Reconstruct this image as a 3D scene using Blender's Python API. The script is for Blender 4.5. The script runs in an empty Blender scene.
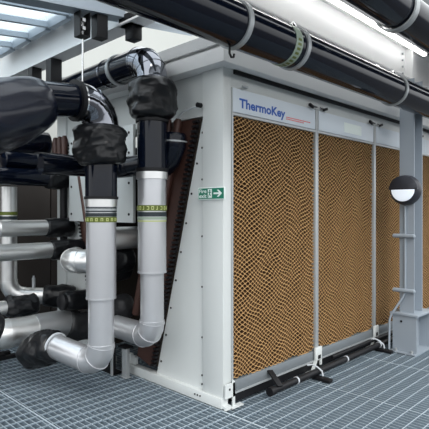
import bpy, math, random
from mathutils import Vector, Matrix, noise
random.seed(7)
C = bpy.context.scene.collection
S = bpy.context.scene
PI = math.pi

# ------------------------------------------------------------------ camera, sky, exposure
cam_d = bpy.data.cameras.new('camera')
cam = bpy.data.objects.new('camera', cam_d); C.objects.link(cam)
cam_d.sensor_width = 36.0; cam_d.sensor_fit = 'HORIZONTAL'
cam_d.lens = 36.0 * 483.0 / 429.0
cam_d.shift_y = -3.5 / 429.0
cam_d.clip_start = 0.05; cam_d.clip_end = 200
cam.location = (0, 0, 1.5)
cam.rotation_euler = (PI / 2, 0, math.atan2(.6997, .7145) - PI / 2)
S.camera = cam

w = bpy.data.worlds.new('sky'); S.world = w; w.use_nodes = True
nt = w.node_tree; nt.nodes.clear()
wo = nt.nodes.new('ShaderNodeOutputWorld'); bg = nt.nodes.new('ShaderNodeBackground')
tc = nt.nodes.new('ShaderNodeTexCoord'); sp = nt.nodes.new('ShaderNodeSeparateXYZ')
mr = nt.nodes.new('ShaderNodeMapRange'); cr = nt.nodes.new('ShaderNodeValToRGB')
mr.inputs['From Min'].default_value = -1; mr.inputs['From Max'].default_value = 1
nt.links.new(tc.outputs['Generated'], sp.inputs[0]); nt.links.new(sp.outputs['Z'], mr.inputs['Value'])
nt.links.new(mr.outputs[0], cr.inputs[0]); nt.links.new(cr.outputs[0], bg.inputs[0]); nt.links.new(bg.outputs[0], wo.inputs[0])
e = cr.color_ramp.elements
e[0].position = 0.0; e[0].color = (.05, .055, .06, 1)
e[1].position = 1.0; e[1].color = (1.0, 1.06, 1.10, 1)
for p_, c_ in ((.47, (.12, .125, .13, 1)), (.52, (.68, .70, .72, 1)), (.68, (.92, .95, .97, 1))):
    k = e.new(p_); k.color = c_
bg.inputs['Strength'].default_value = 1.25

sun_d = bpy.data.lights.new('sun', 'SUN'); sun = bpy.data.objects.new('sun', sun_d); C.objects.link(sun)
sun_d.energy = 0.85; sun_d.angle = math.radians(25); sun_d.color = (1, .97, .93)
sun.rotation_euler = Vector((.42, .85, -.85)).to_track_quat('-Z', 'Y').to_euler()

S.view_settings.view_transform = 'Standard'; S.view_settings.look = 'None'
S.view_settings.gamma = 1; S.view_settings.use_curve_mapping = False
S.view_settings.exposure = 0.75

# ------------------------------------------------------------------ materials
def mat(name, col, rough=.5, metal=0., spec=.5, nscale=0, namt=.06, bump=0, bscale=40, bdist=.02, emit=None, coat=0):
    m = bpy.data.materials.new(name); m.use_nodes = True
    t = m.node_tree; b = t.nodes['Principled BSDF']
    b.inputs['Base Color'].default_value = (*col, 1)
    b.inputs['Roughness'].default_value = rough; b.inputs['Metallic'].default_value = metal
    b.inputs['Specular IOR Level'].default_value = spec
    b.inputs['Coat Weight'].default_value = coat
    tx = t.nodes.new('ShaderNodeTexCoord')
    if nscale:
        n = t.nodes.new('ShaderNodeTexNoise'); n.inputs['Scale'].default_value = nscale; n.inputs['Detail'].default_value = 4
        mp = t.nodes.new('ShaderNodeMapRange')
        mp.inputs['To Min'].default_value = 1 - namt; mp.inputs['To Max'].default_value = 1 + namt
        mx = t.nodes.new('ShaderNodeVectorMath'); mx.operation = 'SCALE'; mx.inputs[0].default_value = col
        t.links.new(tx.outputs['Object'], n.inputs['Vector']); t.links.new(n.outputs['Fac'], mp.inputs['Value'])
        t.links.new(mp.outputs[0], mx.inputs['Scale']); t.links.new(mx.outputs[0], b.inputs['Base Color'])
    if bump:
        n2 = t.nodes.new('ShaderNodeTexNoise'); n2.inputs['Scale'].default_value = bscale; n2.inputs['Detail'].default_value = 3
        bp = t.nodes.new('ShaderNodeBump'); bp.inputs['Strength'].default_value = bump; bp.inputs['Distance'].default_value = bdist
        t.links.new(tx.outputs['Object'], n2.inputs['Vector']); t.links.new(n2.outputs['Fac'], bp.inputs['Height'])
        t.links.new(bp.outputs[0], b.inputs['Normal'])
    if emit:
        b.inputs['Emission Color'].default_value = (*emit[0], 1); b.inputs['Emission Strength'].default_value = emit[1]
    return m

def srgb(r, g, b_):
    f = lambda v: (v / 255 / 12.92) if v / 255 <= .04045 else ((v / 255 + .055) / 1.055) ** 2.4
    return (f(r), f(g), f(b_))

M = dict(
    white=mat('white_painted_sheet', srgb(206, 210, 209), .38, nscale=3, namt=.04),
    beam=mat('white_painted_steel', srgb(226, 227, 227), .5, nscale=3, namt=.05),
    purlin=mat('grey_painted_purlin', srgb(150, 160, 170), .5, nscale=4),
    grey=mat('grey_painted_steel', srgb(148, 157, 166), .45, nscale=5, namt=.05),
    frame=mat('aluminium_frame', srgb(170, 174, 176), .4, metal=.3, nscale=5, namt=.05),
    frame2=mat('grey_bottom_frame', srgb(118, 124, 128), .45, metal=.2, nscale=5, namt=.05),
    header=mat('pale_blue_header', srgb(208, 217, 225), .35, nscale=3, namt=.03),
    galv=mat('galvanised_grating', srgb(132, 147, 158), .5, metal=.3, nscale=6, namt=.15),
    galvtop=mat('light_painted_bar_top', srgb(196, 208, 216), .45, metal=.3, nscale=6, namt=.12),  # paler copy of the galvanising: sky light on bar tops put into colour
    pan=mat('dark_pan', srgb(22, 28, 32), .8, nscale=5, namt=.2),
    blk=mat('glossy_black_cladding', (.003, .005, .012), .09, spec=.32, nscale=4, namt=.3, bump=.03, bscale=5),
    blkel=mat('mirror_black_elbow', (.24, .25, .28), .07, metal=1., nscale=4, namt=.1),
    jacket=mat('black_jacket_cloth', (.0075, .008, .0095), .30, spec=.36, nscale=14, namt=.3, bump=.28, bscale=8),
    jacket2=mat('charcoal_jacket_cloth', (.020, .021, .023), .5, nscale=14, namt=.3, bump=.28, bscale=8),
    bag=mat('navy_black_foil_wrap', (.004, .006, .015), .26, spec=.5, nscale=8, namt=.3, bump=.22, bscale=5),
    matt=mat('matt_black', (.006, .006, .0075), .5, spec=.3, nscale=9, namt=.2),
    alu=mat('aluminium_cladding', (.78, .78, .77), .33, metal=.88, nscale=7, namt=.08, bump=.03, bscale=9),
    alud=mat('dull_aluminium_cladding', (.42, .43, .44), .42, metal=.8, nscale=7, namt=.1),
    riser=mat('satin_grey_cladding', srgb(200, 201, 204), .30, metal=.68, nscale=5, namt=.04),
    chrome=mat('polished_steel', (.8, .8, .8), .12, metal=1., nscale=6, namt=.05),
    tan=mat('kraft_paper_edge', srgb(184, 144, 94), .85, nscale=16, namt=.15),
    paper=mat('shade_darkened_flute_paper', srgb(88, 60, 32), .9, nscale=16, namt=.15),  # darker copy of the pad paper: shade inside the flutes put into colour
    padback=mat('pad_backing', (.02, .013, .008), .9, nscale=9, namt=.2),
    coil=mat('brown_coil_sheet', srgb(74, 49, 42), .45, metal=.2, nscale=12, namt=.2),
    brownwall=mat('dark_brown_panel', srgb(48, 42, 38), .55, nscale=4, namt=.15),
    cream=mat('cream_wall', srgb(186, 188, 184), .7, nscale=2, namt=.03),
    deck=mat('grey_soffit', srgb(96, 98, 100), .7, nscale=5),
    green=mat('exit_green', srgb(0, 118, 92), .4, nscale=9, namt=.05),
    signwhite=mat('sign_white', srgb(230, 240, 236), .4, nscale=9, namt=.02),
    blue=mat('letter_blue', srgb(14, 82, 170), .4, nscale=9, namt=.03),
    red=mat('letter_red', srgb(222, 90, 84), .4, nscale=9, namt=.03),
    lime=mat('marker_lime', srgb(92, 104, 30), .45, nscale=9, namt=.1),
    limepale=mat('marker_pale_lime', srgb(186, 194, 128), .45, nscale=9, namt=.1),
    greygreen=mat('marker_grey_green', srgb(150, 165, 150), .45, nscale=9, namt=.1),
    darkband=mat('marker_dark', srgb(32, 42, 48), .45, nscale=9, namt=.1),
    ledw=mat('led_diffuser', (1, 1, 1), .4, nscale=4, namt=.01, emit=((1, .99, .97), 5.5)),
    opal=mat('opal_diffuser', srgb(226, 234, 244), .25, nscale=4, namt=.01, emit=((.85, .92, 1), .25)),
    lampblk=mat('charcoal_lamp_plastic', srgb(42, 44, 52), .4, nscale=9, namt=.1),
    cable=mat('pale_cable', srgb(190, 195, 200), .5, nscale=9, namt=.05),
    tape=mat('dull_red_tape', srgb(170, 96, 100), .6, nscale=9, namt=.1),
)
gl = bpy.data.materials.new('opal_roof_glazing'); gl.use_nodes = True
t = gl.node_tree; t.nodes.clear()
o_ = t.nodes.new('ShaderNodeOutputMaterial'); a_ = t.nodes.new('ShaderNodeBsdfTransparent'); b_ = t.nodes.new('ShaderNodeBsdfTranslucent')
x_ = t.nodes.new('ShaderNodeMixShader'); n_ = t.nodes.new('ShaderNodeTexNoise'); q_ = t.nodes.new('ShaderNodeMapRange')
n_.inputs['Scale'].default_value = 2; q_.inputs['To Min'].default_value = .15; q_.inputs['To Max'].default_value = .3
a_.inputs[0].default_value = (.90, .95, .98, 1); b_.inputs[0].default_value = (.93, .96, .98, 1)
t.links.new(n_.outputs['Fac'], q_.inputs['Value']); t.links.new(q_.outputs[0], x_.inputs[0])
t.links.new(a_.outputs[0], x_.inputs[1]); t.links.new(b_.outputs[0], x_.inputs[2]); t.links.new(x_.outputs[0], o_.inputs[0])
M['glaz'] = gl

# ------------------------------------------------------------------ helpers
def root_loc(o):
    v = Vector((0, 0, 0))
    while o is not None:
        v = v + o.location; o = o.parent
    return v

class MB:
    """collects world-space geometry, links it as one mesh object"""
    def __init__(s): s.v = []; s.f = []; s.sm = []
    def add(s, vs, fs, smooth=False):
        b = len(s.v); s.v += [tuple(p) for p in vs]; s.f += [tuple(i + b for i in q) for q in fs]; s.sm += [smooth] * len(fs); return s
    def box(s, x0, x1, y0, y1, z0, z1, mtx=None, ch=0.0):
        if ch:
            return s.chbox(x0, x1, y0, y1, z0, z1, ch, mtx)
        vs = [Vector(p) for p in ((x0, y0, z0), (x1, y0, z0), (x1, y1, z0), (x0, y1, z0), (x0, y0, z1), (x1, y0, z1), (x1, y1, z1), (x0, y1, z1))]
        if mtx: vs = [mtx @ p for p in vs]
        return s.add(vs, [(0, 3, 2, 1), (4, 5, 6, 7), (0, 1, 5, 4), (1, 2, 6, 5), (2, 3, 7, 6), (3, 0, 4, 7)])
    def chbox(s, x0, x1, y0, y1, z0, z1, c, mtx=None):
        import bmesh
        bm = bmesh.new(); bmesh.ops.create_cube(bm, size=1)
        for q in bm.verts:
            q.co = Vector((x0 + (q.co.x + .5) * (x1 - x0), y0 + (q.co.y + .5) * (y1 - y0), z0 + (q.co.z + .5) * (z1 - z0)))
        bmesh.ops.bevel(bm, geom=list(bm.edges), offset=c, segments=2, affect='EDGES', profile=.5)
        bm.verts.index_update()
        vs = [q.co.copy() for q in bm.verts]
        if mtx: vs = [mtx @ p for p in vs]
        fs = [tuple(q.index for q in g.verts) for g in bm.faces]; bm.free()
        return s.add(vs, fs)
    def prism(s, poly, axis, a, b):
        """poly of 2-D points in the plane across axis ('X': (y,z), 'Y': (x,z), 'Z': (x,y))"""
        mk = {'X': lambda p, h: (h, p[0], p[1]), 'Y': lambda p, h: (p[0], h, p[1]), 'Z': lambda p, h: (p[0], p[1], h)}[axis]
        n = len(poly)
        vs = [mk(p, a) for p in poly] + [mk(p, b) for p in poly]
        fs = [tuple(range(n))[::-1], tuple(range(n, 2 * n))] + [(i, (i + 1) % n, n + (i + 1) % n, n + i) for i in range(n)]
        return s.add(vs, fs)
    def loft(s, path, rad, n=24, caps=True, smooth=True):
        """tube along path; rad(i, theta) or a number or a list"""
        P = [Vector(p) for p in path]; N = len(P)
        T = [(P[min(i + 1, N - 1)] - P[max(i - 1, 0)]).normalized() for i in range(N)]
        ref = Vector((0, 0, 1)) if abs(T[0].z) < .9 else Vector((1, 0, 0))
        u = (ref - T[0] * ref.dot(T[0])).normalized(); vs = []
        for i in range(N):
            u = (u - T[i] * u.dot(T[i])).normalized(); vv = T[i].cross(u)
            for k in range(n):
                th = 2 * PI * k / n
                r = rad(i, th) if callable(rad) else (rad[i] if isinstance(rad, (list, tuple)) else rad)
                vs.append(P[i] + (u * math.cos(th) + vv * math.sin(th)) * r)
        fs = [(i * n + k, i * n + (k + 1) % n, (i + 1) * n + (k + 1) % n, (i + 1) * n + k) for i in range(N - 1) for k in range(n)]
        s.add(vs, fs, smooth)
        if caps:
            b = len(s.v) - len(vs)
            s.f.append(tuple(b + k for k in range(n))[::-1]); s.sm.append(False)
            s.f.append(tuple(b + (N - 1) * n + k for k in range(n))); s.sm.append(False)
        return s
    def tube(s, a, b, r, n=24, caps=True): return s.loft([a, b], r, n, caps)
    def ring(s, c, d, r0, r1, wd, n=32):
        """flat collar round axis d: from r0 out to r1, width wd"""
        c = Vector(c); d = Vector(d).normalized()
        ref = Vector((0, 0, 1)) if abs(d.z) < .9 else Vector((1, 0, 0))
        u = (ref - d * ref.dot(d)).normalized(); vv = d.cross(u); vs = []
        for (r, h) in ((r0, -wd / 2), (r1, -wd / 2), (r1, wd / 2), (r0, wd / 2)):
            for k in range(n):
                th = 2 * PI * k / n; vs.append(c + d * h + (u * math.cos(th) + vv * math.sin(th)) * r)
        fs = [(q * n + k, q * n + (k + 1) % n, ((q + 1) % 4) * n + (k + 1) % n, ((q + 1) % 4) * n + k) for q in range(4) for k in range(n)]
        return s.add(vs, fs, True)
    def build(s, name, m, parent=None):
        me = bpy.data.meshes.new(name); L = root_loc(parent) if parent else Vector((0, 0, 0))
        me.from_pydata([(p[0] - L.x, p[1] - L.y, p[2] - L.z) for p in s.v], [], s.f)
        me.polygons.foreach_set('use_smooth', s.sm); me.update()
        me.materials.append(m)
        o = bpy.data.objects.new(name, me); C.objects.link(o)
        if parent: o.parent = parent
        try: me.set_sharp_from_angle(angle=math.radians(40))
        except Exception: pass
        return o

def tag(o, label=None, cat=None, group=None, kind=None):
    if label: o['label'] = label
    if cat: o['category'] = cat
    if group: o['group'] = group
    if kind: o['kind'] = kind
    return o

def thing(name, label, cat, loc, group=None):
    o = bpy.data.objects.new(name, None); C.objects.link(o); o.location = loc; o.empty_display_size = .1
    return tag(o, label, cat, group)

def copy_tree(o, parent=None):
    c = o.copy(); C.objects.link(c)
    if parent: c.parent = parent
    for ch in list(o.children): copy_tree(ch, c)
    return c

def struct(name, mb, m):
    return tag(mb.build(name, m), kind='structure')

def arc(p0, p1, p2, r, n=8):
    """fillet at p1 between p0-p1 and p1-p2: start, points.., end"""
    p0, p1, p2 = Vector(p0), Vector(p1), Vector(p2)
    a = (p0 - p1).normalized(); b = (p2 - p1).normalized(); ang = a.angle(b)
    d = r / math.tan(ang / 2); c = p1 + (a + b).normalized() * (r / math.sin(ang / 2))
    s = p1 + a * d - c; t_ = p1 + b * d - c; tot = s.angle(t_); ax = s.cross(t_).normalized()
    return [c + Matrix.Rotation(tot * i / n, 3, ax) @ s for i in range(n + 1)]

def pipe_legs(rt, pts, r, bend, m, elbow_m=None, names=('pipe_section', 'elbow'), seg=8, seams=True, n=28, fat=.004):
    """straight legs and elbows, each a part"""
    pts = [Vector(p) for p in pts]; cur = pts[0]
    for i in range(1, len(pts)):
        if i < len(pts) - 1:
            A = arc(pts[i - 1], pts[i], pts[i + 1], bend, seg)
            MB().tube(cur, A[0], r, n).build(names[0], m, rt)
            t0 = (A[0] - cur).normalized(); t1 = (pts[i + 1] - A[-1]).normalized()
            ex = [A[0] - t0 * .012] + A + [A[-1] + t1 * .012]
            el = MB().loft(ex, r + fat, n).build(names[1], elbow_m or m, rt)
            if seams:
                q = MB()
                for k in range(0, len(A), 2):
                    d = (A[min(k + 1, len(A) - 1)] - A[max(k - 1, 0)])
                    q.ring(A[k], d, r, r + fat + .0035, .007, n)
                q.build('seam_bead', elbow_m or m, el)
            cur = A[-1]
        else:
            MB().tube(cur, pts[i], r, n).build(names[0], m, rt)

def jacket(rt, path, rin, rout, m, name='jacket', seed=0, lump=.16, n=64, rows=44, folds=5, label=None, gather=.18):
    """lumpy insulation cover wrapped round a pipe along path"""
    P = [Vector(p) for p in path]
    L = [0.]
    for a, b in zip(P, P[1:]): L.append(L[-1] + (b - a).length)
    pts = []
    for j in range(rows + 1):
        s = L[-1] * j / rows; k = 0
        while k < len(L) - 2 and L[k + 1] < s: k += 1
        pts.append(P[k].lerp(P[k + 1], (s - L[k]) / max(1e-6, L[k + 1] - L[k])))
    for _ in range(3):
        pts = [pts[0]] + [(pts[i - 1] + pts[i] * 2 + pts[i + 1]) / 4 for i in range(1, rows)] + [pts[-1]]
    def rad(i, th):
        u = i / rows; g = min(u, 1 - u) / gather
        prof = math.sqrt(max(0, 1 - (1 - min(1, g)) ** 2))
        base = rin + (rout - rin) * prof
        nz = noise.noise(Vector((math.cos(th) * 1.5 + seed * 3.1, math.sin(th) * 1.5, u * 3.4 + seed)))
        fd = math.sin(folds * th + 6 * u + seed + 2.2 * math.sin(3.1 * u + seed)) * .5
        rdg = (1 - abs(noise.noise(Vector((math.cos(th) * 1.7 - seed, math.sin(th) * 1.7 + 4, u * 2.6 + 1.2 * math.sin(th) + seed * 2))))) ** 5 - .35
        rdg += .5 * ((1 - abs(noise.noise(Vector((math.cos(th) * 3.2 + seed, math.sin(th) * 3.2 - 2, u * 4.5 - .8 * math.cos(th) + seed))))) ** 7 - .3)
        return base * (1 + prof * (lump * nz + lump * .22 * fd + lump * .42 * rdg)) + .004 * math.sin(9 * th + seed) * (1 - prof)
    o = MB().loft(pts, rad, n).build(name, m, rt)
    if label: o['label'] = label
    return o

def text_mesh(txt, width, height, bold=.02, depth=.001):
    """built-in font -> (verts, faces), lower-left at 0,0, scaled to width x height of its box"""
    cu = bpy.data.curves.new('lettering', 'FONT'); cu.body = txt; cu.size = 1; cu.offset = bold; cu.resolution_u = 4
    ob = bpy.data.objects.new('lettering', cu); C.objects.link(ob)
    dg = bpy.context.evaluated_depsgraph_get(); ev = ob.evaluated_get(dg); me = ev.to_mesh()
    vs = [q.co.copy() for q in me.vertices]; fs = [tuple(q.vertices) for q in me.polygons]
    ev.to_mesh_clear(); bpy.data.objects.remove(ob); bpy.data.curves.remove(cu)
    x0 = min(q.x for q in vs); x1 = max(q.x for q in vs); y0 = min(q.y for q in vs); y1 = max(q.y for q in vs)
    return [((q.x - x0) / (x1 - x0) * width, (q.y - y0) / (y1 - y0) * height) for q in vs], fs

# ================================================================== SETTING
# grating floor: bearing bars along Y, cross bars along X, open between
g = MB(); X0, X1, Y0, Y1 = -2.0, 8.6, -1.6, 7.2
pitch = .045; x = X0
def bar(x0, x1, y0, y1, z0, z1):
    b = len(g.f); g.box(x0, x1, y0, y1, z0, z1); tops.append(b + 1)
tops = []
while x < X1:
    bar(x, x + .0042, Y0, Y1, -.085, -.002); x += pitch
bar(X0, X1, Y0, Y0 + .006, -.040, 0)
y = Y0
while y < Y1:
    bar(X0, X1, y, y + .006, -.012, 0); y += .1
for xs in (.62, 1.62, 2.62, 3.62, 4.62, 5.62, 6.62):
    bar(xs, xs + .010, Y0, Y1, -.042, 0.0005)
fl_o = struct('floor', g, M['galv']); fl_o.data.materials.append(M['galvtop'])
for q in tops: fl_o.data.polygons[q].material_index = 1  # bar tops take the paler, light-painted colour, sides stay duller

struct('floor.001', MB().box(X0, X1, Y0, Y1, -.42, -.36), M['pan'])

# back wall beyond the machine: dark brown panels below, pale above
wb = MB()
xx = -1.6
while xx < 8.4:
    wb.box(xx, xx + .585, 6.3, 6.34, 0, 2.45, ch=.006); xx += .6
wb.box(-1.6, 8.4, 6.33, 6.40, 0, 2.45)
struct('wall_back', wb, M['brownwall'])
struct('wall_back.001', MB().box(-1.6, 2.3, 6.32, 6.40, 2.45, 3.35).box(2.3, 8.4, 6.32, 6.40, 2.45, 4.9), M['cream'])
# soffit over the right-hand beam
struct('ceiling', MB().box(1.2, 8.6, 1.62, 2.30, 3.30, 3.36), M['deck'])

# opal roof glazing and its purlins, pitched down towards -X
def roof_z(x): return 3.185 - (2.15 - x) * .122
py = [3.15, 3.47, 3.80, 4.18, 4.585, 4.95, 5.35, 5.75]
for k, (a, b) in enumerate(zip([3.15, 3.80, 4.18, 4.585, 4.95, 5.35], [3.80, 4.18, 4.585, 4.95, 5.35, 5.75])):
    mb = MB(); x0, x1 = .2, 2.10
    mb.add([(x0, a + .005, roof_z(x0) + .055), (x1, a + .005, roof_z(x1) + .055), (x1, b - .005, roof_z(x1) + .055), (x0, b - .005, roof_z(x0) + .055),
            (x0, a + .005, roof_z(x0) + .067), (x1, a + .005, roof_z(x1) + .067), (x1, b - .005, roof_z(x1) + .067), (x0, b - .005, roof_z(x0) + .067)],
           [(0, 3, 2, 1), (4, 5, 6, 7), (0, 1, 5, 4), (1, 2, 6, 5), (2, 3, 7, 6), (3, 0, 4, 7)])
    struct('window_%d' % (k + 1), mb, M['glaz'])
plab = ['first', 'second', 'third', 'fourth', 'fifth', 'sixth']
for k, yy in enumerate([3.80, 4.18, 4.585, 4.95, 5.35]):
    mb = MB(); x0, x1 = .2, 2.12
    mb.prism([(x0, roof_z(x0) + .0), (x1, roof_z(x1) + .0), (x1, roof_z(x1) + .05), (x0, roof_z(x0) + .05)], 'Y', yy - .02, yy + .02)
    tag(mb.build('roof_purlin', M['purlin']), 'slim grey glazing bar under the bright roof panels, %s in from the wide beam' % plab[k], 'purlin', 'glazing bars under the roof panels')
mb = MB(); x0, x1 = .2, 2.98
for (za, zb, hw) in ((-.200, -.180, .065), (-.180, .075, .008), (.075, .095, .065)):
    mb.prism([(x0, roof_z(x0) + za), (x1, roof_z(x1) + za), (x1, roof_z(x1) + zb), (x0, roof_z(x0) + zb)], 'Y', 3.15 - hw, 3.15 + hw)
tag(mb.build('roof_beam', M['purlin']), 'wide pale grey sloping roof beam the two black hanger boxes hang from', 'steel beam')

# steelwork ------------------------------------------------------------
def ibeam(name, label, axis, c, a, b, z0, z1, hw, m, tf=.016, tw=.012):
    rt = thing(name, label, 'steel beam', (a, c, z0) if axis == 'X' else (c, a, z0))
    for nm, (h, q0, q1) in (('bottom_flange', (hw, z0, z0 + tf)), ('web', (tw / 2, z0 + tf, z1 - tf)), ('top_flange', (hw, z1 - tf, z1))):
        mb = MB()
        if axis == 'X': mb.box(a, b, c - h, c + h, q0, q1)
        else: mb.box(c - h, c + h, a, b, q0, q1)
        mb.build(nm, m, rt)
    return rt
rt = ibeam('steel_beam', 'long white steel beam above the thick black pipe and the machine front', 'X', 2.2, 1.0, 8.2, 2.90, 3.28, .09, M['beam'])
mb = MB()
mb.box(5.20, 5.215, 2.115, 2.194, 2.92, 3.26)
mb.build('stiffener_plate', M['beam'], rt)
for xx in (5.12, 5.30):
    for zz in (2.98, 3.05, 3.12, 3.19): MB().tube((xx, 2.192, zz), (xx, 2.178, zz), .012, 10).build('bolt', M['frame'], rt)
rt = ibeam('steel_beam', 'white cross beam along the edge of the bright roof panels', 'Y', 2.22, 2.32, 6.3, 2.93, 3.30, .075, M['beam'])
fl = MB()
for a, b in ((3.2, 3.8), (3.8, 4.18), (4.18, 4.585), (4.585, 4.95), (4.95, 5.35)):
    fl.box(2.08, 2.135, a + .03, b - .02, 3.16, 3.30, ch=.006)
fl.build('flashing', M['purlin'], rt)
tag(MB().box(2.555, 2.575, 2.42, 6.2, 2.735, 2.815).box(2.555, 2.63, 2.42, 6.2, 2.815, 2.825).box(2.60, 2.63, 2.42, 5.1, 2.70, 2.815).build('steel_rail', M['beam']),
    'pale steel rail lying along the machine roof above its left end', 'steel rail')

# linear light under the beam's upper flange
rt = thing('linear_light', 'long bright white strip light along the top of the white beam', 'light', (3.0, 2.06, 3.205))
MB().box(1.6, 5.42, 2.035, 2.095, 3.225, 3.262).build('housing', M['beam'], rt)
MB().box(1.6, 5.42, 2.046, 2.084, 3.205, 3.225, ch=.006).build('diffuser', M['ledw'], rt)

# column on its plinth
rt = thing('steel_column', 'grey steel column on a boxy plinth in front of the filter panels', 'column', (5.2, 2.13, 0))
MB().box(5.10, 5.112, 2.055, 2.21, .42, 2.90).box(5.288, 5.30, 2.045, 2.22, .42, 2.90).box(5.112, 5.288, 2.127, 2.138, .42, 2.90).build('shaft', M['grey'], rt)
MB().box(5.03, 5.46, 1.99, 2.29, .395, .42, ch=.004).build('cap_plate', M['grey'], rt)
pl = MB().box(5.05, 5.065, 2.01, 2.265, .012, .395).box(5.425, 5.44, 2.01, 2.265, .012, .395).box(5.065, 5.425, 2.13, 2.145, .012, .395)
pl.box(5.0, 5.48, 2.0, 2.29, 0.001, .012).build('plinth', M['grey'], rt)
for yy in (2.05, 2.22): MB().tube((5.03, yy, .012), (5.03, yy, .04), .014, 8).build('bolt', M['frame'], rt)
MB().tube((5.05, 2.17, .33), (5.043, 2.17, .33), .012, 8).build('bolt', M['matt'], rt)

# ================================================================== THE MACHINE
U = thing('air_cooler', 'large white air cooler with brown honeycomb filter panels along its front', 'cooler', (2.645, 2.5, 0))
XE = 2.745 + 4 * 1.175
fx = [2.745 + 1.175 * k for k in range(5)]
# corner posts, base rails
MB().box(2.645, 2.737, 2.5, 2.722, .085, 2.59, ch=.004).build('corner_post', M['white'], U)
MB().box(2.645, 2.737, 4.88, 5.07, .085, 2.59, ch=.004).build('corner_post', M['white'], U)
MB().box(2.628, 2.70, 2.5, 3.72, .008, .085, ch=.003).build('base_rail', M['white'], U)
MB().box(2.628, 2.70, 3.98, 5.07, .008, .085, ch=.003).build('base_rail', M['white'], U)
MB().box(2.75, XE, 2.60, 2.64, .01, .10).build('base_rail', M['matt'], U)['label'] = 'dark recessed rail under the filter panels'
MB().box(2.645, 2.70, 3.70, 3.76, .085, .17, ch=.004).box(2.66, 2.69, 3.62, 3.70, .09, .16).build('end_clip', M['white'], U)
# plenum and end sheets
MB().box(2.737, XE, 2.502, 5.07, 2.452, 2.59).box(2.668, 2.70, 2.722, 4.88, 2.25, 2.59).build('plenum', M['white'], U)
MB().prism([(2.722, .085), (3.315, .085), (2.715 + .02, 2.25), (2.722, 2.25)], 'X', 2.666, 2.680).build('end_sheet', M['white'], U)
MB().prism([(4.88, .085), (4.30, .085), (4.87, 2.25), (4.88, 2.25)], 'X', 2.666, 2.680).build('end_sheet', M['white'], U)
def screw(c, d, r, h, parent, m='matt', name='screw'):
    c = Vector(c); return MB().tube(c, c + Vector(d) * h, r, 8).build(name, M[m], parent)
for k in range(9):
    zz = .2 + k * .24; yy = 3.315 - (zz - .085) / 2.165 * .58 - .03
    screw((2.666, yy, zz), (-1, 0, 0), .009, .006, U)
for zz in (.13, .2, .5, .9, 1.3, 1.75, 2.0): screw((2.666, 2.745, zz), (-1, 0, 0), .008, .006, U)
for yy in (2.73, 2.76, 2.79): screw((2.628, yy, .05), (-1, 0, 0), .007, .005, U)
# upper cover sheet over the far half of the end
cs = MB().box(2.545, 2.575, 3.50, 4.62, 1.395, 2.27, ch=.004).build('cover_sheet', M['white'], U)
for zz in (1.47, 1.75, 2.02, 2.2):
    for yy in (3.56, 4.57): screw((2.545, yy, zz), (-1, 0, 0), .012, .006, cs)
# slanted coils
def coil(sgn, yc):
    """sgn=1: coil leaning up towards the front"""
    f = lambda y: yc + sgn * (y - yc)
    zt, zb = 2.23, .14; yt, yb = 2.75, 3.30
    poly = [(f(yb), zb), (f(yb + .27), zb + .06), (f(yt + .27), zt), (f(yt), zt)]
    MB().prism(poly, 'X', 2.665, XE - .1).build('coil', M['padback'], U)
    c = MB().prism([(f(yb + .05), zb), (f(yb + .25), zb + .06), (f(yt + .25), zt), (f(yt + .05), zt)], 'X', 2.625, 2.664).build('tube_sheet', M['coil'], U)
    tb = MB(); td = MB()
    for k in range(56):
        u = (k + .5) / 56; z = zb + (zt - zb) * u; y0 = yb + (yt - yb) * u
        a, b = sorted((f(y0 + .012), f(y0 + .062)))
        td.box(2.622, 2.66, a, b, z - .011, z + .007)
    td.build('tube_slots', M['matt'], c)
    for dy in (.215, .30):
        h = MB(); h.loft([(2.60 - .03 * (dy > .25), f(yb + dy - .11), zb + .45), (2.60 - .03 * (dy > .25), f(yt + dy), zt - .03 * (dy > .25) - .01), (2.60 - .03 * (dy > .25), f(yt + dy - .01), zt + .02)], [.036, .036, .02], 16)
        h.build('header_tube', M['coil'], U)
coil(1, 3.785); coil(-1, 3.785)
for yy in (4.80, 4.90, 5.0):
    MB().loft([(2.59, yy, 1.93), (2.59, yy, 2.27), (2.59, yy + .005, 2.31)], [.036, .036, .02], 16).build('header_tube', M['coil'], U)
# deck over the top
MB().box(2.545, XE + .1, 2.40, 5.17, 2.59, 2.70, ch=.004).build('top_deck', M['beam'], U)
MB().box(2.76, XE, 2.484, 2.50, 2.555, 2.588).build('gasket', M['matt'], U)
# front frames, pads and headers
MB().box(2.737, XE, 2.495, 2.56, .105, .19, ch=.004).build('bottom_frame', M['frame2'], U)
MB().box(2.77, XE, 2.51, 2.56, .02, .10).build('gap_shade_strip', M['matt'], U)  # black strip added to paint the shadow gap below the bottom frame
MB().box(2.737, XE, 2.487, 2.50, .093, .106).build('drip_edge', M['frame'], U)
MB().box(2.737, XE, 2.49, 2.52, 2.238, 2.258).build('top_frame', M['frame'], U)
for k in range(1, 5):
    MB().box(fx[k] - .026, fx[k] + .026, 2.488, 2.56, .19, 2.46, ch=.004).build('mullion', M['frame'], U)
MB().box(2.736, 2.752, 2.492, 2.56, .19, 2.45).build('mullion', M['frame'], U)

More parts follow.
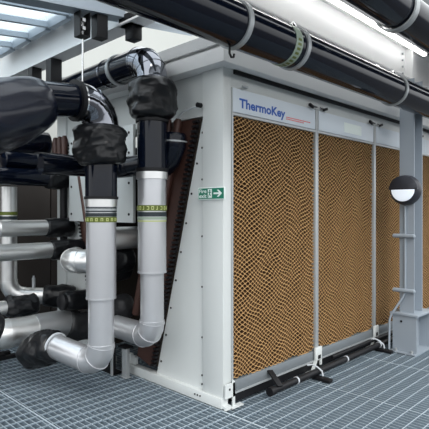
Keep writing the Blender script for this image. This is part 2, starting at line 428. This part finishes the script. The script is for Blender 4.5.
# honeycomb pad: stacked corrugated sheets, neighbours in opposite phase
def make_pad():
    W, Hh, p, lam, th, dep = 1.16, 2.05, .0182, .056, .0062, .085
    K = int(Hh / p) + 1; nx = int(W / lam * 8); vs = []; fs = []
    for k in range(K):
        ph = PI * (k % 2) + 1.5 * noise.noise(Vector((k * .31, 3.3, 0)))
        base = len(vs)
        for i in range(nx + 1):
            x = W * i / nx
            lo = .011 * math.sin(2 * PI * x / .36 + 1.4 * math.sin(k * .07)) + .018 * noise.noise(Vector((x * 5, k * .06, 1.7)))
            z = p * (k + .5) + p * .46 * math.sin(2 * PI * (x + .03 * noise.noise(Vector((x * 7, k * .16, 9.1)))) / lam + ph) + lo
            z = min(max(z, .002), Hh - .002)
            yo = .004 * noise.noise(Vector((x * 30, k * .7, 5)))
            vs += [(x, yo, z - th / 2), (x, yo, z + th / 2), (x, dep, z - th / 2), (x, dep, z + th / 2)]
        for i in range(nx):
            a = base + 4 * i; b = a + 4
            fs += [(a, b, b + 1, a + 1), (a + 1, b + 1, b + 3, a + 3), (a, a + 2, b + 2, b)]
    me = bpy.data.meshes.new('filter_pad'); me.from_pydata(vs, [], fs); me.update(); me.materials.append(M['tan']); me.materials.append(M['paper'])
    me.polygons.foreach_set('material_index', [0 if i % 3 == 0 else 1 for i in range(len(fs))])  # front edges tan, inner faces in the shade-darkened paper
    return me
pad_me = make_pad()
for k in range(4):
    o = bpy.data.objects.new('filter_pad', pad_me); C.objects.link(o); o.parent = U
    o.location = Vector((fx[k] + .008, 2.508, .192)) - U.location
    MB().box(fx[k] + .01, fx[k + 1] - .01, 2.594, 2.60, .192, 2.24).build('pad_backing', M['padback'], U)
# header panels
for k in range(4):
    h = MB().box(fx[k] + (.0 if k == 0 else .032), fx[k + 1] - .032, 2.488, 2.50, 2.262, 2.448, ch=.003).build('header_panel', M['header'], U)
    if k == 0:
        h['label'] = 'pale header panel with blue lettering'
        pv, pf = text_mesh('ThermoKey', .60, .098, .034)
        MB().add([(2.815 + q[0], 2.4868, 2.272 + q[1] + .008) for q in pv], pf).build('lettering', M['blue'], h)
        st = MB()
        for r_, (xa, xb) in enumerate(((3.43, 3.79), (3.43, 3.70))):
            xq = xa
            while xq < xb:
                st.box(xq, xq + .016, 2.4866, 2.488, 2.311 - r_ * .016, 2.319 - r_ * .016); xq += .021
        st.build('small_print', M['red'], h)
    if k == 1:
        MB().box(4.42, 4.78, 2.4862, 2.488, 2.30, 2.40).build('data_plate', M['signwhite'], h)
# latches: black clip, pale catch
for k in range(1, 5):
    for d in (-1, 1):
        xx = fx[k] + d * .085
        l = MB().box(min(xx, xx + d * .07), max(xx, xx + d * .07), 2.462, 2.486, 2.446, 2.472, Matrix.Translation((xx, 0, 2.459)) @ Matrix.Rotation(-d * .3, 4, 'Y') @ Matrix.Translation((-xx, 0, -2.459)), ch=.004).build('latch', M['matt'], U)
        MB().box(fx[k] + min(d * .02, d * .085), fx[k] + max(d * .02, d * .085), 2.47, 2.486, 2.462, 2.478).build('catch', M['chrome'], l)
l = MB().box(2.84, 2.90, 2.465, 2.487, 2.462, 2.482, ch=.004).build('latch', M['frame'], U)
# feet
def foot(x, corner=False):
    mb = MB()
    if corner:
        mb.box(2.640, 2.775, 2.468, 2.486, .0, .012).box(2.640, 2.70, 2.47, 2.5, .012, .03)
        mb.prism([(2.645, .012), (2.66, .012), (2.66, .085), (2.73, .085), (2.73, .012), (2.79, .012), (2.79, .175), (2.74, .19), (2.645, .19)][:0] or [(2.728, .0), (2.752, .0), (2.752, .20), (2.728, .215)], 'Y', 2.474, 2.486)
        mb.box(2.645, 2.752, 2.474, 2.486, .085, .19)
        mb.box(2.70, 2.83, 2.455, 2.50, 0.0, .010)
    else:
        mb.box(x - .055, x + .055, 2.468, 2.486, .105, .225, ch=.003)
        mb.prism([(x - .055, .105), (x - .02, .105), (x - .075, .012), (x - .12, .012)], 'Y', 2.47, 2.486)
        mb.box(x + .03, x + .055, 2.47, 2.486, .05, .105)
        mb.box(x - .15, x - .03, 2.43, 2.52, 0.0, .012)
    f = mb.build('foot_bracket', M['white'], U)
    s = MB()
    if not corner: s.box(x - .015, x + .03, 2.466, 2.468, .115, .15)
    else: s.tube((2.69, 2.474, .15), (2.69, 2.47, .15), .009, 8)
    s.build('slot', M['matt'], f)
foot(0, True)
for k in (1, 2, 3): foot(fx[k])

# exit sign on the corner post (faces -X)
sx = 2.630
rt = thing('exit_sign', 'green and white fire exit sign with an arrow, on the corner post', 'sign', (sx, 2.61, 1.632))
MB().chbox(sx, sx + .012, 2.465, 2.765, 1.580, 1.690, .003).build('board', M['signwhite'], rt)
mb = MB().box(sx - .0012, sx, 2.472, 2.755, 1.588, 1.682); mb.build('green_field', M['green'], rt)
tx = MB()
for txt, z0 in (('Fire', 1.640), ('exit', 1.596)):
    pv, pf = text_mesh(txt, .085, .034, .02)
    tx.add([(sx - .0018, 2.748 - q[0], z0 + q[1]) for q in pv], [q[::-1] for q in pf])
tx.build('lettering', M['signwhite'], rt)
dr = MB().box(sx - .0018, sx - .0012, 2.602, 2.648, 1.597, 1.675).build('doorway', M['signwhite'], rt)
fg = MB()
yq = 2.625
fg.tube((sx - .002, yq, 1.662), (sx - .0026, yq, 1.662), .007, 12)
for pl_ in ([(yq + .008, 1.652), (yq - .006, 1.655), (yq - .002, 1.628), (yq + .008, 1.628)],
            [(yq + .008, 1.630), (yq + .001, 1.630), (yq + .012, 1.602), (yq + .018, 1.602)],
            [(yq + .004, 1.630), (yq - .003, 1.632), (yq - .013, 1.612), (yq - .008, 1.610)],
            [(yq - .004, 1.652), (yq - .004, 1.646), (yq - .017, 1.638), (yq - .017, 1.644)],
            [(yq + .007, 1.652), (yq + .007, 1.646), (yq + .018, 1.642), (yq + .018, 1.648)]):
    fg.prism(pl_, 'X', sx - .0026, sx - .002)
fg.build('running_figure', M['green'], rt)
ar = MB()
ya = 2.535
ar.prism([(ya + .048, 1.643), (ya + .048, 1.627), (ya - .012, 1.627), (ya + .012, 1.604), (ya - .008, 1.604), (ya - .045, 1.635), (ya - .008, 1.666), (ya + .012, 1.666), (ya - .012, 1.643)], 'X', sx - .002, sx - .0012)
ar.build('arrow', M['signwhite'], rt)
rt.scale = (1, .96, .87)

# drain pipe along the front
rt = thing('drain_pipe', 'black drain pipe on the grating along the foot of the cooler', 'pipe', (4.2, 2.335, 0))
MB().tube((3.07, 2.375, .06), (7.6, 2.375, .06), .028, 20).build('pipe_section', M['matt'], rt)
MB().tube((3.05, 2.375, .06), (3.10, 2.375, .06), .036, 20).build('end_cap', M['matt'], rt)
for xx in (3.42, 4.25, 4.95):
    MB().ring((xx, 2.375, .06), (1, 0, 0), .027, .032, .016).build('strap', M['cable'], rt)
for xx in (3.72, 4.94, 6.1):
    MB().box(xx - .03, xx + .03, 2.22, 2.45, 0, .03, ch=.006).build('support_block', M['matt'], rt)
for xx in (3.72, 4.94):
    MB().loft([(xx - .02, 2.45, .11), (xx, 2.41, .12), (xx + .02, 2.37, .10), (xx + .03, 2.33, .07), (xx + .03, 2.32, .03)], .008, 8).build('strap', M['cable'], rt)
MB().box(-.028, .028, -.17, .0, -.008, .008, Matrix.Translation((3.20, 2.49, .17)) @ Matrix.Rotation(.55, 4, 'X') @ Matrix.Rotation(-.25, 4, 'Z'), ch=.003).build('bracket_arm', M['matt'], rt)
MB().tube((4.1, 2.435, .10), (7.4, 2.435, .10), .016, 12).build('side_tube', M['matt'], rt)

# bulkhead lamp on the column (faces -X)
lx, ly, lz = 5.10, 2.132, 1.72
rt = thing('bulkhead_lamp', 'round black bulkhead lamp with a white half-moon, on the grey column', 'lamp', (lx, ly, lz))
path = [(lx - d, ly, lz) for d in (.0, .04, .075, .095, .105)]
MB().loft(path, [.158, .158, .150, .138, .125], 40).build('housing', M['lampblk'], rt)
hd = MB()
n = 24; vs = []; fs = []
for q, (r_, d) in enumerate(((.158, .075), (.150, .105), (.120, .120), (.06, .126), (.0, .128))):
    for i in range(n + 1):
        th = PI * i / n
        vs.append((lx - d, ly + math.cos(th) * r_, lz + .015 + math.sin(th) * r_ * .9))
for q in range(4):
    for i in range(n):
        a = q * (n + 1) + i; fs.append((a, a + 1, a + n + 2, a + n + 1))
b0 = len(vs)
vs += [(lx - .075, ly + .158, lz + .015), (lx - .128, ly, lz + .015), (lx - .075, ly - .158, lz + .015)]
hd.add(vs, fs, True)
hd.prism([(ly - .15, lz + .004), (ly + .15, lz + .004), (ly + .15, lz + .022), (ly - .15, lz + .022)], 'X', lx - .112, lx - .07)
hd.build('hood', M['lampblk'], rt)
df = MB(); vs = []; fs = []
for q, (r_, d) in enumerate(((.124, .105), (.118, .116), (.09, .122), (.045, .126), (.0, .127))):
    for i in range(n + 1):
        th = PI + PI * i / n
        vs.append((lx - d, ly + math.cos(th) * r_, lz + .004 + math.sin(th) * r_ * 1.0))
for q in range(4):
    for i in range(n):
        a = q * (n + 1) + i; fs.append((a, a + 1, a + n + 2, a + n + 1))
df.add(vs, fs, True).build('diffuser', M['opal'], rt)
# conduit below it
rt = thing('conduit', 'thin grey conduit running down the column from the round lamp', 'conduit', (5.088, 2.15, 0))
cp = [(5.087, 2.145, 1.555), (5.087, 2.145, .62), (5.03, 2.29, .36), (5.03, 2.295, .015)]
full = [Vector(cp[0])] + arc(cp[0], cp[1], cp[2], .25, 6) + arc(cp[1], cp[2], cp[3], .2, 6) + [Vector(cp[3])]
MB().loft(full, .012, 12).build('tube', M['grey'], rt)
for zz in (1.235, .655):
    c = MB().loft([(5.077, 2.275, zz), (5.077, 2.265, zz), (5.077, 2.045, zz), (5.077, 2.035, zz)], [.012, .022, .022, .012], 12).build('clip_bar', M['grey'], rt)

# ================================================================== OVERHEAD PIPES
def clamp(rt, c, d, r, m, hang=None, wd=.035, name='clamp'):
    k = MB().ring(c, d, r - .001, r + .012, wd, 40).build(name, m, rt)
    if hang:
        c = Vector(c)
        MB().tube((c.x, c.y, c.z + r), (c.x, c.y + hang[1], hang[0]), .008, 10).box(c.x - .02, c.x + .02, c.y - .02, c.y + .02, c.z + r + .005, c.z + r + .045, ch=.004).build('hanger_rod', M['chrome'], k)
    return k
rt = thing('overhead_pipe', 'thick glossy black pipe crossing in front of the white beam', 'pipe', (3.0, 1.95, 2.62))
MB().tube((.35, 1.95, 2.62), (8.2, 1.95, 2.62), .134, 48).build('pipe_section', M['blk'], rt)
for xx in (2.16, 2.76, 4.35, 6.4): clamp(rt, (xx, 1.95, 2.62), (1, 0, 0), .134, M['frame'], (2.9, .18))
k = MB().ring((2.655, 1.95, 2.62), (1, 0, 0), .133, .137, .075, 48).build('marker_band', M['greygreen'], rt)
k['label'] = 'pale green marker band'
mk = MB()
for q in range(14):
    th = -.5 * PI - 1.6 + q * .22
    c = Vector((2.655, 1.95 + math.cos(th) * .1372, 2.62 + math.sin(th) * .1372))
    mk.box(-.018, .018, -.008, .008, -.0012, .0012, Matrix.Translation(c) @ Matrix.Rotation(th - PI / 2, 4, 'X'))
mk.build('lettering', M['lime'], k)
hk = MB().loft([(2.12, 1.95, 2.487), (2.12, 1.95, 2.44), (2.135, 1.95, 2.42), (2.155, 1.95, 2.425), (2.16, 1.95, 2.445)], .007, 10).build('hook', M['matt'], rt)

rt = thing('overhead_pipe', 'second black pipe overhead at the upper right corner, above the strip light', 'pipe', (4, 1.505, 2.964))
MB().tube((1.6, 1.505, 2.964), (8.2, 1.505, 2.964), .14, 48).build('pipe_section', M['blk'], rt)
for xx in (3.42, 5.3): clamp(rt, (xx, 1.505, 2.958), (1, 0, 0), .147, M['frame'], (3.30, 0), wd=.06)
rt = thing('slim_pipe', 'slim dark pipe between the strip light and the upper right black pipe', 'pipe', (4, 1.76, 3.17))
MB().tube((1.6, 1.76, 3.185), (8.2, 1.76, 3.185), .04, 20).build('pipe_section', M['matt'], rt)
for xx in (2.9, 4.2, 5.6): clamp(rt, (xx, 1.76, 3.185), (1, 0, 0), .04, M['frame'], (3.30, 0), wd=.03)

# hanger boxes (black open channels)
def hbox(x, y, z0, z1, wx, wy, label, chrome=False):
    rt = thing('hanger_box', label, 'pipe hanger', (x, y, z0), 'black pipe hanger boxes')
    t_ = .006
    mb = MB().box(x - wx, x + wx, y + wy - t_, y + wy, z0, z1).box(x - wx, x - wx + t_, y - wy, y + wy - t_, z0, z1).box(x + wx - t_, x + wx, y - wy, y + wy - t_, z0, z1)
    mb.box(x - wx + t_, x + wx - t_, y - wy, y + wy - t_, z0, z0 + t_)
    if not chrome: mb.box(x - wx + t_, x + wx - t_, y - wy, y - wy + t_, z0 + t_, z1)
    mb.build('channel', M['matt'], rt)
    if chrome:
        MB().box(x - wx + .012, x + wx - .012, y + wy - .03, y + wy - .008, z0 + .02, z1 - .005, ch=.004).build('liner', M['chrome'], rt)
        for zq in (.05, .11): MB().tube((x, y - .005, z0 + zq), (x, y - .005, z0 + zq + .024), .024, 6).build('nut', M['chrome'], rt)
    return rt
rt = hbox(1.84, 3.15, 2.765, 2.945, .043, .042, 'black hanger box with bright nuts inside and a rod below, under the roof beam', True)
MB().tube((1.84, 3.145, 2.43), (1.84, 3.145, 2.90), .006, 10).build('rod', M['chrome'], rt)
hbox(1.985, 3.15, 2.79, 2.965, .045, .042, 'plain black hanger box under the roof beam, right of the one with nuts')
hbox(2.2, 4.28, 2.645, 2.93, .055, .05, 'black hanger box under the white cross beam, nearer of its two')
hbox(2.2, 4.68, 2.76, 2.93, .05, .05, 'black hanger box under the white cross beam, farther of its two')
rt = thing('hanger_bracket', 'black stepped hanger bracket on top of the tall right elbow', 'pipe hanger', (2.26, 3.08, 2.83))
MB().box(2.20, 2.29, 3.03, 3.13, 2.825, 2.94, ch=.004).box(2.16, 2.30, 3.0, 3.16, 2.93, 3.01, ch=.004).build('bracket', M['matt'], rt)

# ================================================================== THE TWO RISERS
def markband(rt, c, r, letters=True):
    """coloured identification tape round a vertical riser at height c.z (top of tape)"""
    x, y, z = c
    k = MB().ring((x, y, z - .022), (0, 0, 1), r - .001, r + .0025, .044, 40).build('marker_band', M['lime'], rt)
    k['label'] = 'lime green marker tape'
    mk = MB()
    for q in range(20):
        th = 2 * PI * q / 20
        cc = Vector((x + math.cos(th) * (r + .0032), y + math.sin(th) * (r + .0032), z - .022))
        m_ = Matrix.Translation(cc) @ Matrix.Rotation(th - PI / 2, 4, 'Z')
        if q % 3 == 0: mk.box(-.009, .009, -.001, .001, -.014, -.008, m_).box(-.009, .009, -.001, .001, .008, .014, m_).box(-.009, -.004, -.001, .001, -.008, .008, m_)
        elif q % 3 == 1: mk.box(-.010, -.005, -.001, .001, -.014, .014, m_).box(.005, .010, -.001, .001, -.014, .014, m_).box(-.005, .005, -.001, .001, .008, .014, m_).box(-.005, .005, -.001, .001, -.014, -.008, m_)
        else: mk.box(-.003, .003, -.001, .001, -.014, .014, m_).box(.003, .010, -.001, .001, -.014, -.008, m_)
    mk.build('lettering', M['limepale'], k)
    MB().ring((x, y, z - .070), (0, 0, 1), r - .001, r + .002, .034, 40).build('marker_band', M['darkband'], rt)['label'] = 'dark marker tape'
    MB().ring((x, y, z - .100), (0, 0, 1), r - .001, r + .002, .020, 40).build('marker_band', M['greygreen'], rt)['label'] = 'grey green marker tape'
    MB().ring((x, y, z - .122), (0, 0, 1), r - .001, r + .002, .010, 40).build('marker_band', M['limepale'], rt)['label'] = 'pale lime marker tape'

# --- left riser
ax, ay = 1.998, 3.148
rt = thing('riser_pipe', 'left of the two tall risers, black above, silver below, black bag at its low end', 'pipe', (ax, ay, 0))
pipe_legs(rt, [(ax, ay, .9), (ax, ay, .345), (1.875, 3.66, .415)], .096, .13, M['riser'], seg=4, fat=.006)
MB().tube((ax, ay, .845), (ax, ay, 1.60), .111, 40).build('outer_sleeve', M['riser'], rt)
MB().ring((ax, ay, .85), (0, 0, 1), .1, .114, .012, 40).build('seam_bead', M['riser'], rt)
MB().ring((ax, ay, 1.560), (0, 0, 1), .1, .119, .055, 40).build('collar', M['alu'], rt)
MB().ring((ax, ay, 1.598), (0, 0, 1), .1, .127, .020, 40).build('end_band', M['matt'], rt)
x_, y_ = ax, ay
for zc, wd_, mm in ((1.523, .010, 'darkband'), (1.497, .010, 'darkband'), (1.472, .026, 'darkband'), (1.51, .016, 'frame')):
    MB().ring((x_, y_, zc), (0, 0, 1), .110, .1145, wd_, 40).build('marker_band', M[mm], rt)
k = MB().ring((x_, y_, 1.437), (0, 0, 1), .110, .114, .040, 40).build('marker_band', M['lime'], rt); k['label'] = 'lime green marker tape'
mk = MB()
for q in range(18):
    th = 2 * PI * q / 18
    m_ = Matrix.Translation((x_ + math.cos(th) * .1145, y_ + math.sin(th) * .1145, 1.437)) @ Matrix.Rotation(th - PI / 2, 4, 'Z')
    mk.box(-.009, -.004, -.001, .001, -.012, .012, m_).box(.004, .009, -.001, .001, -.012, .012, m_).box(-.004, .004, -.001, .001, .006, .012, m_)
    if q % 2: mk.box(-.004, .004, -.001, .001, -.012, -.006, m_)
mk.build('lettering', M['limepale'], k)
pipe_legs(rt, [(ax, ay, 1.60), (ax, ay, 2.315), (1.45, ay + .02, 2.265), (.6, ay + .08, 2.08)], .118, .17, M['blk'], elbow_m=M['blkel'], seg=6, fat=.014)
MB().ring((1.79, ay + .006, 2.297), (-1, .03, -.07), .116, .150, .03, 40).build('flange_ring', M['matt'], rt)
MB().ring((1.82, ay + .006, 2.299), (-1, .03, -.07), .116, .137, .012, 40).build('seam_bead', M['chrome'], rt)
jacket(rt, [(ax + .01, ay, 1.845), (ax, ay, 1.95), (ax - .01, ay, 2.05), (ax - .01, ay, 2.14)], .122, .188, M['jacket'], seed=1, lump=.14, label='bulging black cover tied round the upper joint')
MB().ring((ax, ay, 1.86), (0, 0, 1), .12, .132, .02).build('tie_cord', M['matt'], rt)
jacket(rt, [(1.60, ay + .015, 2.26), (1.48, ay + .02, 2.22), (1.2, ay + .05, 2.105), (.85, ay + .07, 2.06), (.45, ay + .1, 2.03)], .10, .245, M['bag'], seed=5, lump=.12, rows=34, gather=.48, name='wrap', label='big navy black bag wrapped round the pipe')

jacket(rt, [(1.885, 3.62, .41), (1.86, 3.74, .39), (1.83, 3.86, .34), (1.81, 3.95, .29)], .105, .138, M['jacket'], name='end_bag', seed=16, lump=.16, gather=.22)
MB().ring((1.882, 3.63, .411), (-.16, .69, .1), .1, .112, .016).build('tie_cord', M['cable'], rt)

# --- right riser
bx, by = 2.356, 2.99
rt = thing('riser_pipe', 'right of the two tall risers, black above and silver below, beside the slanted coil', 'pipe', (bx, by, 0))
pipe_legs(rt, [(bx, by, 1.05), (bx, by, .515), (bx + .01, 3.50, .515)], .092, .12, M['riser'], seg=4, fat=.006)
MB().tube((bx, by, 1.02), (bx, by, 1.76), .111, 40).build('outer_sleeve', M['riser'], rt)
MB().ring((bx, by, 1.025), (0, 0, 1), .09, .114, .012, 40).build('seam_bead', M['riser'], rt)
MB().ring((bx, by, 1.775), (0, 0, 1), .1, .124, .055, 40).build('collar', M['alu'], rt)
MB().ring((bx, by, 1.818), (0, 0, 1), .1, .127, .026, 40).build('end_band', M['matt'], rt)
markband(rt, (bx, by, 1.545), .111)
pipe_legs(rt, [(bx, by, 1.80), (bx, by, 2.695), (2.365, 3.6, 2.695), (2.42, 5.4, 2.695)], .116, .17, M['blk'], elbow_m=M['blkel'], seg=6)
jacket(rt, [(bx, by, 2.215), (bx, by, 2.3), (bx, by, 2.42), (bx, by, 2.53)], .12, .180, M['jacket'], seed=3, lump=.15, label='bulging black cover tied round the upper joint')
MB().ring((bx, by, 2.20), (0, 0, 1), .116, .128, .02).build('tie_cord', M['matt'], rt)
clamp(rt, (2.365, 3.45, 2.695), (.05, 1, 0), .116, M['frame'], wd=.04)
clamp(rt, (2.395, 4.4, 2.695), (.03, 1, 0), .116, M['frame'], wd=.04)
MB().box(2.326, 2.328, 2.872, 2.882, 1.9, 2.15).build('lap_seam', M['matt'], rt) if False else None

# ================================================================== COIL CONNECTIONS, LEFT
DX = 2.60
# black elbow behind the right riser
rt = thing('coil_pipe', 'black elbow pipe showing behind the right riser, reaching the brown coil', 'pipe', (2.45, 3.2, 1.9))
pipe_legs(rt, [(1.75, 3.62, 1.87), (2.42, 3.50, 1.87), (2.545, 3.10, 1.92)], .085, .14, M['blk'], seg=5, seams=False)
jacket(rt, [(2.55, 3.12, 1.86), (2.555, 3.01, 1.93), (2.555, 2.96, 2.03), (2.555, 2.95, 2.13)], .08, .098, M['blk'], name='elbow', seed=2, lump=.05, gather=.1)
MB().ring((2.555, 2.955, 2.06), (.0, -.08, 1), .09, .106, .012).build('seam_bead', M['frame'], rt)
# black pipe further up
def hpipe(label, Y, z, x0, x1, r, m, jk=None, bend=None, cat='pipe', group=None, jm='jacket', jr=1.25, seed=1, lump=.12, elbow_m=None):
    """pipe along X at Y, z; jk=(xa, xb) a jacket; bend = next point beyond x0"""
    rt = thing('coil_pipe', label, cat, ((x0 + x1) / 2, Y, z - r), group)
    pts = [(x1, Y, z), (x0, Y, z)] + ([bend] if bend else [])
    pipe_legs(rt, pts, r, r * 1.5, m, elbow_m=elbow_m, seg=4)
    if not bend: MB().loft([(x0 + .01, Y, z), (x0 - .01, Y, z), (x0 - .025, Y, z)], [r + .004, r + .004, r * .8], 24).build('end_cap', m, rt)
    if jk: jacket(rt, [(jk[0], Y, z), ((jk[0] + jk[1]) / 2, Y, z - .005), (jk[1], Y, z)], r * 1.02, r * jr, M[jm], seed=seed, lump=lump)
    return rt
hpipe('upper of two horizontal glossy black pipes on the left, short and rounded', 4.86, 2.015, 1.98, DX, .082, M['blk'], (2.28, 2.60), seed=4)
rt = hpipe('lower of two horizontal glossy black pipes on the left, running out of frame', 4.80, 1.845, 1.2, DX - .05, .088, M['blk'], (2.38, 2.62), seed=6)
MB().tube((2.57, 4.78, 1.05), (2.57, 4.78, 1.80), .04, 16).build('drop_pipe', M['matt'], rt)
hpipe('shorter silver pipe at the left with a rounded end and black cover', 4.72, 1.33, 1.87, DX, .080, M['alu'], (2.33, 2.63), seed=7, lump=.1)
hpipe('long silver pipe at the left running out of frame into a black cover', 4.50, 1.115, 1.2, DX, .079, M['alu'], (2.27, 2.62), seed=8)
hpipe('silver pipe with rounded end just left of the left riser', 3.62, 1.07, 1.985, 2.57, .098, M['alu'], (2.27, 2.59), (2.30, 4.05, 1.07), seed=8)
hpipe('silver pipe seen between the two risers at mid height', 3.52, 1.265, 2.25, DX, .098, M['alu'], None, seed=9)
# vertical silver pipe, far left
vx, vy = 2.05, 4.95
rt = thing('riser_pipe', 'slim silver riser at the far left edge, bending into a black cover', 'pipe', (vx, vy, .6))
pipe_legs(rt, [(vx, vy, 1.745), (vx, vy, .64), (2.62, 4.62, .60)], .084, .15, M['alu'], seg=4)
jacket(rt, [(2.34, 4.783, .62), (2.48, 4.70, .61), (2.62, 4.62, .60)], .087, .115, M['jacket'], seed=11, lump=.12)
for zc, wd_, mm in ((1.475, .035, 'lime'), (1.43, .035, 'darkband'), (1.39, .025, 'lime')):
    MB().ring((vx, vy, zc), (0, 0, 1), .083, .0875, wd_, 32).build('marker_band', M[mm], rt)
MB().tube((2.26, 4.83, .68), (2.26, 4.83, .81), .017, 12).tube((2.26, 4.83, .81), (2.26, 4.83, .83), .01, 12).build('air_valve', M['frame'], rt)
# low silver pipe with charcoal jacket
rt = hpipe('thick low silver pipe at the left with a charcoal cover', 4.22, .435, 1.62, 2.60, .125, M['alu'], None, (1.35, 4.9, .55), elbow_m=M['alu'])
MB().tube((1.98, 4.22, .435), (2.32, 4.22, .435), .129, 32).build('outer_sleeve', M['alud'], rt)
jacket(rt, [(2.28, 4.22, .435), (2.42, 4.22, .40), (2.62, 4.22, .37)], .13, .15, M['jacket2'], seed=12, lump=.1)
# small jacketed pipe between
hpipe('black covered pipe end above the thick low silver pipe', 4.42, .625, 1.5, 2.0, .062, M['alu'], (1.80, 2.10), seed=13, jr=1.6, lump=.2)
hpipe('black covered pipe behind the left riser near the brown coil', 4.12, .66, 2.2, 2.6, .075, M['matt'], (2.22, 2.62), seed=14)
# jacketed connection between risers
rt = hpipe('charcoal covered pipe between the two risers near the base', 3.67, .63, 2.33, DX, .09, M['alu'], (2.36, 2.62), seed=15, jm='jacket2', jr=1.3)
hpipe('black covered pipe stub between the two risers, below the silver pipe', 3.68, .98, 2.3, DX, .07, M['matt'], (2.34, 2.62), seed=19, jr=1.5)
# bags at the left
rt = thing('valve_cover', 'black bag tied over a pipe valve at the left edge', 'cover', (1.42, 3.75, .6))
jacket(rt, [(1.22, 3.78, .66), (1.36, 3.76, .64), (1.50, 3.74, .60)], .05, .105, M['jacket'], name='bag', seed=17, lump=.2)
MB().tube((1.05, 3.78, .68), (1.26, 3.775, .66), .055, 20).build('pipe_stub', M['alu'], rt)
# support leg and black sheet near the rail end
rt = thing('support_leg', 'short silver support leg on the grating beside the white base rail', 'support leg', (2.55, 3.62, 0))
MB().box(2.535, 2.575, 3.59, 3.66, 0, .27, ch=.004).build('leg', M['frame'], rt)
MB().box(2.525, 2.585, 3.58, 3.67, 0, .006).build('foot_plate', M['frame'], rt)
MB().box(2.51, 2.60, 3.57, 3.68, .27, .285).build('saddle', M['matt'], rt)
rt = thing('drip_tray', 'black upright tray on the grating between the two risers', 'tray', (2.52, 3.85, 0))
MB().box(2.50, 2.53, 3.74, 4.06, 0, .33, ch=.004).build('panel', M['matt'], rt)
MB().box(2.53, 2.60, 3.74, 4.06, 0, .015).build('base', M['matt'], rt)
MB().box(2.485, 2.50, 3.74, 3.765, 0, .31).build('edge_strip', M['frame'], rt)
rt = thing('floor_stand', 'small black stand on the grating at the far left', 'stand', (1.95, 4.95, 0))
MB().box(1.82, 2.12, 4.90, 4.96, 0, .035, ch=.005).box(1.82, 2.12, 5.06, 5.12, 0, .035, ch=.005).build('foot', M['matt'], rt)
MB().box(1.94, 2.0, 4.90, 5.12, .035, .06).box(1.955, 1.985, 4.99, 5.03, .06, .40).build('post', M['matt'], rt)
# cables on the end sheet
rt = thing('sensor_cable', 'thin pale cable arching from the coil to a black gland on the white end', 'cable', (2.64, 2.75, 2.3))
cab = [(2.60, 3.0, 2.14), (2.59, 2.97, 2.24), (2.60, 2.90, 2.30), (2.62, 2.80, 2.32), (2.635, 2.74, 2.325)]
MB().loft(cab, .007, 10).build('lead', M['cable'], rt)
MB().tube((2.64, 2.735, 2.33), (2.60, 2.735, 2.33), .02, 12).build('gland', M['matt'], rt)
tag(MB().tube((.7, 5.25, 2.25), (2.6, 5.25, 2.25), .15, 32).build('coil_pipe', M['blk']), 'broad dark pipe high at the back left, behind the big wrapped bag', 'pipe')
